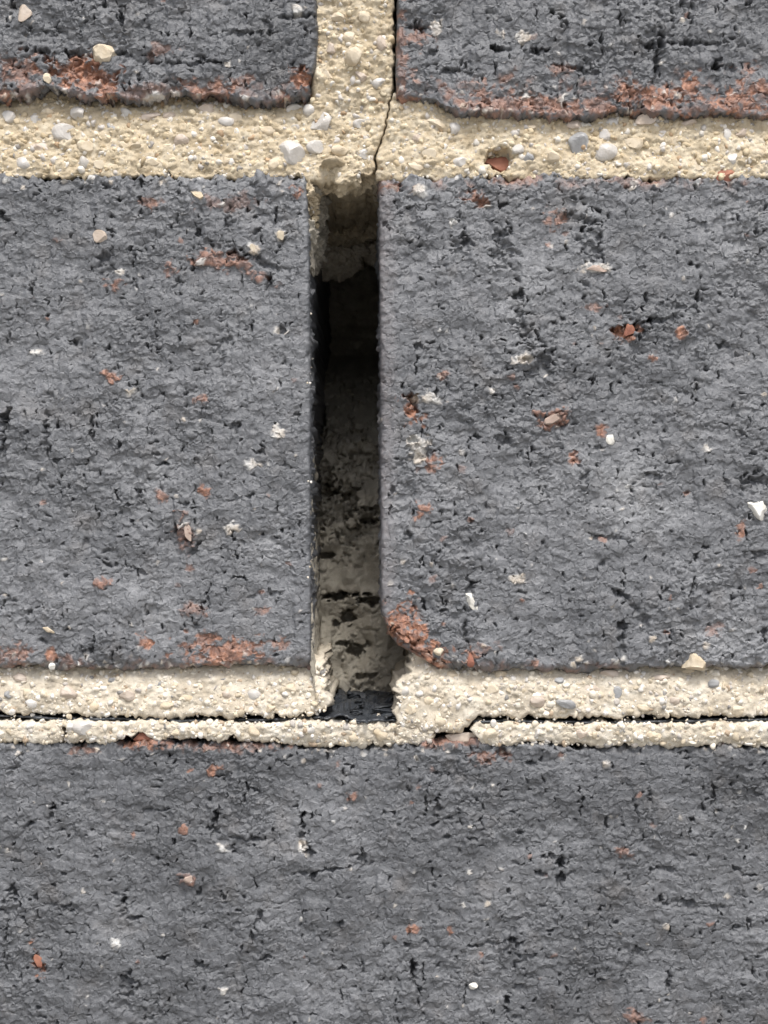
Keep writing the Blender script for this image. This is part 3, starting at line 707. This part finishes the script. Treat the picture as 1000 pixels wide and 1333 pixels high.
def bits(parent, lst, dfun, k0):
    for i, (x, y, rx, ry, mt, rot) in enumerate(lst):
        stone(x, y, rx, ry, mt, parent, k0 + i, dfun(y) - float(samp(HM, np.array([x]), np.array([y]))[0]), rot, cut=4)
bits(m3, [(145, 887, 6, 5, M_grey, 0), (205, 893, 7, 5, M_grey, .3), (290, 886, 6, 4, M_grey, 0), (87, 903, 11, 8, M_tan, .2), (165, 905, 10, 8, M_tan, 0), (245, 910, 9, 6, M_cream, 0), (25, 885, 9, 6, M_tan, .2), (330, 905, 9, 7, M_quartz, 0), (380, 900, 9, 8, M_cream, 0), (120, 922, 9, 6, M_cream, 0), (40, 917, 9, 6, M_quartz, 0), (295, 905, 6, 5, M_tan, 0), (10, 905, 6, 5, M_grey, 0), (215, 920, 9, 6, M_cream, 0), (350, 923, 9, 6, M_cream, 0)], lambda y: float(bedL(y)), 300)
bits(m4, [(730, 887, 6, 4, M_grey, 0), (770, 898, 12, 6, M_tan, 0), (805, 902, 6, 8, M_grey, .5), (700, 912, 9, 7, M_tan, 0), (735, 916, 11, 7, M_grey, .2), (795, 880, 12, 6, M_tan, 0), (862, 884, 10, 4, M_tan, 0), (930, 890, 6, 5, M_grey, 0), (880, 912, 8, 6, M_tan, 0), (985, 903, 9, 6, M_tan, .2), (640, 898, 9, 7, M_cream, .2), (545, 895, 11, 8, M_tan, .5), (590, 880, 9, 7, M_cream, 0), (560, 915, 10, 8, M_cream, .2), (535, 925, 9, 8, M_cream, 0), (600, 945, 12, 8, M_cream, 0), (570, 938, 10, 7, M_cream, .1), (655, 880, 8, 6, M_cream, 0), (840, 922, 10, 6, M_cream, 0), (900, 875, 12, 6, M_cream, 0), (960, 925, 9, 6, M_cream, 0)], lambda y: float(bedL(y)), 340)
bits(m6, [(108, 947, 14, 9, M_quartz, .1), (145, 952, 10, 9, M_cream, 0), (230, 952, 9, 6, M_cream, 0), (330, 952, 9, 7, M_cream, 0), (460, 958, 10, 8, M_cream, 0), (495, 955, 9, 8, M_cream, 0)], lambda y: float(strip(y)), 380)
bits(m8, [(640, 956, 12, 9, M_cream, .1), (700, 955, 9, 7, M_quartz, 0), (760, 955, 9, 7, M_tan, 0), (850, 957, 9, 7, M_cream, 0), (930, 955, 10, 7, M_cream, 0)], lambda y: float(strip(y)), 400)
tag(stone(190, 963, 20, 8, M_red, m6, 779, 8, .1, cut=5, name='brick_fragment'), 'reddish brick fragment under the pale strip')
tag(stone(608, 962, 22, 8, M_tan, m8, 780, 8, .05, cut=5, name='stone_sliver'), 'pinkish stone sliver under the mortar tongue')
# chips held in the brick faces
def shard(poly, mat, parent, d0, thick, bevel=.5, seed=1):
    rg = np.random.default_rng(seed)
    P = np.array(poly, float); c = P.mean(0); Q = P - c
    R = np.abs(Q).max() * 1.5
    v = I3[0] * np.array([R, R, thick * 1.6])
    pl = []
    for a, b in zip(Q, np.roll(Q, -1, 0)):
        e_ = b - a; n2 = np.array([e_[1], -e_[0]]); n2 /= np.linalg.norm(n2)
        if n2 @ a < 0: n2 = -n2
        n3 = np.array([n2[0], n2[1], -bevel * rg.uniform(.5, 1.5)]); L_ = np.linalg.norm(n3)
        pl.append((n3 / L_, n2 @ a / L_))
    f = np.array([rg.normal(0, .18), rg.normal(0, .18), -1.0]); f /= np.linalg.norm(f); pl.append((f, thick * .75))
    for _ in range(6):
        for n3, o_ in pl:
            v = v - np.maximum(v @ n3 - o_, 0)[:, None] * n3
    v = v * (1 + .035 * rg.standard_normal((len(v), 1)))
    co = np.stack([(v[:, 0] + c[0] - 500) * S, (v[:, 2] + d0) * S, (ZB - v[:, 1] - c[1]) * S], -1)
    return flat(link('stone_chip', raw_mesh('stone_chip', co, tris=I3[1][:, ::-1], attrs={'tone': np.full(len(co), .5)}), mat, parent))
def hb(x, y):
    ox, oy = np.meshgrid(np.linspace(-10, 10, 7), np.linspace(-10, 10, 7))
    return -float(np.percentile(samp(HB, x + ox, y + oy), 75))
for (p, x, y, rx, ry, mt, rot, cut) in [
    (b1, 62, 103, 6, 7, M_cream, .2, 6), (b1, 33, 18, 10, 11, M_tan, .2, 6),
    (b3, 132, 309, 10, 7, M_tan, .4, 6), (b3, 330, 324, 5, 7, M_cream, .2, 6), (b3, 245, 692, 6, 13, M_dusk, -.4, 6), (b3, 65, 820, 7, 3.5, M_cream, .4, 5), (b3, 365, 306, 5, 6, M_cream, 0, 6), (b3, 69, 867, 5, 5, M_white, 0, 6),
    (b4, 795, 572, 5.5, 7, M_white, 0, 5), (b4, 720, 545, 13, 8, M_dusk, -.4, 6), (b4, 820, 431, 13, 8, M_red, .1, 6), (b4, 775, 350, 15, 5, M_dusk, .1, 6), (b4, 571, 849, 7, 6, M_cream, .2, 6), (b4, 612, 858, 5, 9, M_red, 0, 6),
    (b5, 615, 1284, 6.5, 6, M_white, .5, 6), (b5, 50, 1250, 5, 10, M_red, -.3, 6), (b5, 247, 1143, 7, 5, M_dusk, .2, 5)]:
    stone(x, y, rx, ry, mt, p, k, hb(x, y) - .5, rot, cut=cut + 4, name='stone_chip', proud=.42); k += 1

shard([(120, 62), (128, 56), (142, 59), (149, 67), (144, 80), (133, 83), (122, 78)], M_cream, b1, hb(133, 69) + 1, 10, .5, 2)
shard([(249, 250), (262, 250), (268, 258), (262, 263), (254, 258)], M_cream, b3, hb(258, 255) + 1.5, 5, .4, 3)
shard([(971, 654), (992, 650), (997, 662), (990, 679), (983, 674)], M_white, b4, hb(985, 663) + 1.5, 8, .5, 4)
shard([(892, 869), (900, 848), (909, 850), (921, 862), (917, 871)], M_cream, b4, hb(905, 859) + 3, 9, .5, 5)
shard([(607, 774), (614, 774), (624, 795), (619, 798), (610, 789)], M_white, b4, hb(615, 785) + 1.5, 5, .4, 6)

# ---- loose sand grains of the mortar, one joined part for each piece of mortar
def sand(parent, n, xr, yr, depth, pal, seed, inside=None, rmin=1.6, rmax=6.2, amp=.8, sink=(.4, 1.0)):
    rg = np.random.default_rng(seed)
    xs = rg.uniform(*xr, n * 2); ys = rg.uniform(*yr, n * 2)
    if inside is not None:
        ok = inside(xs, ys); xs, ys = xs[ok], ys[ok]
    xs, ys = xs[:n], ys[:n]; n = len(xs)
    dd = depth(xs, ys) - amp * samp(HM, xs, ys)
    rad = rmin + (rmax - rmin) * rg.random(n) ** 2.0
    pal = np.array(pal); w = pal[:, 3] / pal[:, 3].sum()
    c = np.clip(pal[rg.choice(len(pal), n, p=w), :3] * rg.uniform(.85, 1.12, (n, 1)), 0, .85)
    dd = dd + rad * rg.uniform(*sink, n)
    def rot(A, i, j, a):
        c_, s_ = np.cos(a)[:, None], np.sin(a)[:, None]
        B = A.copy(); B[..., i] = A[..., i] * c_ - A[..., j] * s_; B[..., j] = A[..., i] * s_ + A[..., j] * c_
        return B
    CO, FC, CC, off = [], [], [], 0
    for (V, F), sel in ((I1, rad < 2.7), (I2, rad >= 2.7)):         # small grains need fewer faces
        m = int(sel.sum())
        if not m: continue
        nv = len(V)
        A = np.stack([facet(knobble(V, rg, .08, 4, 1.6), rg, 9, .6) for _ in range(24)])[rg.integers(0, 24, m)]
        ang = rg.uniform(0, 6.28, (m, 3))
        A = rot(rot(rot(A, 0, 1, ang[:, 0]), 1, 2, ang[:, 1]), 0, 2, ang[:, 2])
        A = A * (rad[sel][:, None] * rg.uniform(.75, 1.25, (m, 3)))[:, None, :]
        X = xs[sel][:, None] + A[..., 0]; Y = ys[sel][:, None] + A[..., 1]; D = dd[sel][:, None] + A[..., 2]
        CO.append(np.stack([(X - 500) * S, D * S, (ZB - Y) * S], -1).reshape(-1, 3))
        FC.append((F[None, :, ::-1] + off + (np.arange(m) * nv)[:, None, None]).reshape(-1, 3))
        CC.append(np.repeat(np.concatenate([c[sel], np.ones((m, 1))], 1)[:, None, :], nv, 1).reshape(-1, 4))
        off += m * nv
    co, fc, cc = np.concatenate(CO), np.concatenate(FC), np.concatenate(CC)
    o = link('sand_grain', raw_mesh('sand_grain', co, tris=fc, colours={'grain_colour': cc}), M_grain, parent)
    o['kind'] = 'stuff'
    return o
PAL_U = [(.52, .43, .295, 5), (.60, .52, .38, 4), (.43, .345, .225, 3), (.62, .585, .53, 3.5), (.50, .47, .44, 3), (.30, .28, .26, .7), (.38, .27, .17, .7)]
PAL_L = [(.60, .535, .435, 5), (.69, .635, .545, 4), (.50, .43, .325, 3), (.66, .63, .59, 3), (.46, .425, .39, 2), (.24, .23, .22, .6), (.40, .31, .225, .8)]
tb = lambda x: np.interp(x, [0, 60, 130, 225, 330, 400, 410], [122, 114, 128, 118, 130, 120, 116])
sand(m1, 2700, (-20, 512), (-20, 230), depU, PAL_U, 61, lambda x, y: ((y > tb(x)) | ((x > 412))) & (x < crk(y) - 3))
sand(m2, 1800, (486, 1020), (128, 230), depU, PAL_U, 62, lambda x, y: (x > crk(y) + 6) & ((y > 142) | (x < 580)))
sand(m3, 1000, (-20, 424), (868, 931), lambda x, y: bedL(y), PAL_L, 63, lambda x, y: (y < slit(x) - 1), amp=.65, sink=(.3, .85))
sand(m4, 1250, (516, 1020), (850, 956), depR, PAL_L, 64, lambda x, y: (y < np.interp(x, [500, 520, 560, 596, 612, 622, 1000], [937, 942, 953, 952, 940, 931, 931])) & ((y > 868) | (x < 560)) & (x > np.interp(y, [850, 880, 895, 915, 930], [538, 532, 522, 516, 520])), amp=.65, sink=(.3, .85))
sand(m5, 140, (-20, 82), (938, 967), lambda x, y: strip(y), PAL_L, 65)
sand(m6, 620, (86, 514), (940, 970), lambda x, y: strip(y), PAL_L, 66, lambda x, y: y < np.interp(x, [80, 150, 172, 185, 200, 290, 350, 420, 470, 490, 520], [966, 966, 956, 951, 961, 959, 967, 971, 975, 967, 969]))
sand(m6, 45, (0, 420), (928, 941), lambda x, y: 4 + 0 * x, PAL_L, 81, None, 1.5, 4.0)
sand(m8, 45, (622, 1000), (930, 942), lambda x, y: 4 + 0 * x, PAL_L, 82, None, 1.5, 4.0)
sand(m7, 90, (506, 562), (944, 968), lambda x, y: strip(y) + 4, PAL_L, 67)
sand(m8, 560, (622, 1020), (942, 971), lambda x, y: strip(y), PAL_L, 68)
sand(fo, 40, (400, 412), (234, 290), lambda x, y: 12 + (x - 400) * 3.2 + samp(HM, x, y), PAL_U, 69)
sand(fo, 60, (400, 405), (350, 880), lambda x, y: 6 + (x - 400) * 3 + 12 * samp(n_edge, x, y), PAL_L, 70, lambda x, y: samp(n_lo, x * 2, y * 3) > -.2, 1.0, 2.6)

# ------------------------------------------------------------------ the damp-proof membrane
root = bpy.data.objects.new('membrane_sheet', None); col.objects.link(root)
root.location = W(465, 936, 0); root.empty_display_size = .02
tag(root, 'thin black plastic membrane torn and crumpled on the floor of the open joint', 'membrane')
def sheet(name, xs, ds, zf, mat, parent, thick=2.5):
    X, D = np.meshgrid(xs, ds)
    x, y, d = zf(X, D)
    ny, nx = X.shape; n = nx * ny
    co = np.concatenate([np.stack([(x - 500) * S, d * S, (ZB - y) * S], -1).reshape(-1, 3), np.stack([(x - 500) * S, d * S, (ZB - y - thick) * S], -1).reshape(-1, 3)])
    ids = np.arange(n).reshape(ny, nx)
    q = np.stack([ids[:-1, :-1], ids[:-1, 1:], ids[1:, 1:], ids[1:, :-1]], -1).reshape(-1, 4)
    ring = np.concatenate([ids[0, :], ids[1:, -1], ids[-1, -2::-1], ids[-2:0:-1, 0]])
    nxt = np.roll(ring, -1)
    sk = np.stack([nxt, ring, ring + n, nxt + n], -1)
    co = co - np.array(root.location)
    return link(name, raw_mesh(name, co, quads=np.concatenate([q, q[:, ::-1] + n, sk])), mat, parent)
def sheet_main(X, D):
    hole = smooth(405, 425, X) * smooth(520, 505, X)
    mid = np.interp(X, [-1500, 0, 60, 200, 300, 430, 520, 800, 1000, 2400], [933, 932, 934, 937, 938, 934, 938, 940, 936, 936])
    cr = samp(n_mid, X * .6 + 40, D * .3 + 200) * 4 + samp(pC, X * 1.3, D * .35 + 500) * 1.6
    y = mid + .6 * samp(n_mid, X, D) - hole * (2 + cr)
    front = 6 + 3 * samp(n_edge, X, X * 0 + 700) - hole * 6
    return X, y, D + front * np.clip(1 - D / 60, 0, 1), None
sheet('sheet', axis(-1500, 2400, -20, 1020, 2.0), np.concatenate([np.arange(0, 60, 2.5), np.arange(60, 420, 14), [480, 600, 860]]), lambda X, D: sheet_main(X, D)[:3], M_plastic, root)
def flap(seed, x0, x1, d0, d1, lift, tip):
    def f(X, D):
        t = (D - d0) / (d1 - d0)
        cr = samp(n_mid, X * .7 + D * .2 + seed * 91, D * .3 + seed * 57) * 3.5 + samp(pC, X * 1.4 + D * .3 + seed * 31, D * .4 - X * .3) * 2.2 + samp(n_fine, X * .7, D * .3) * .5
        y = 932 - lift * np.sin(np.clip(t, 0, 1) * math.pi * .75 + .3) - cr - tip * (1 - t) ** 2
        dd = D + (1 - t) * (10 * samp(n_edge, X * 1.5 + seed * 40, X * 0 + 50 * seed) + 5 * samp(n_fine, X + seed * 11, X * 0 + 20))
        xx = X + 6 * samp(n_edge, D * 1.2 + seed * 20, D * 0 + 333) * np.where(np.abs((X - (x0 + x1) / 2) / (x1 - x0)) > .4, 1, 0)
        return xx, y, dd
    return sheet('torn_flap', np.arange(x0, x1, 1.6), np.arange(d0, d1, 3.0), f, M_plastic, root, 2.0)
flap(1, 422, 514, 10, 240, 3, -3)
flap(2, 408, 470, 22, 180, 7, -6)
flap(3, 458, 518, 40, 200, 8, 1)
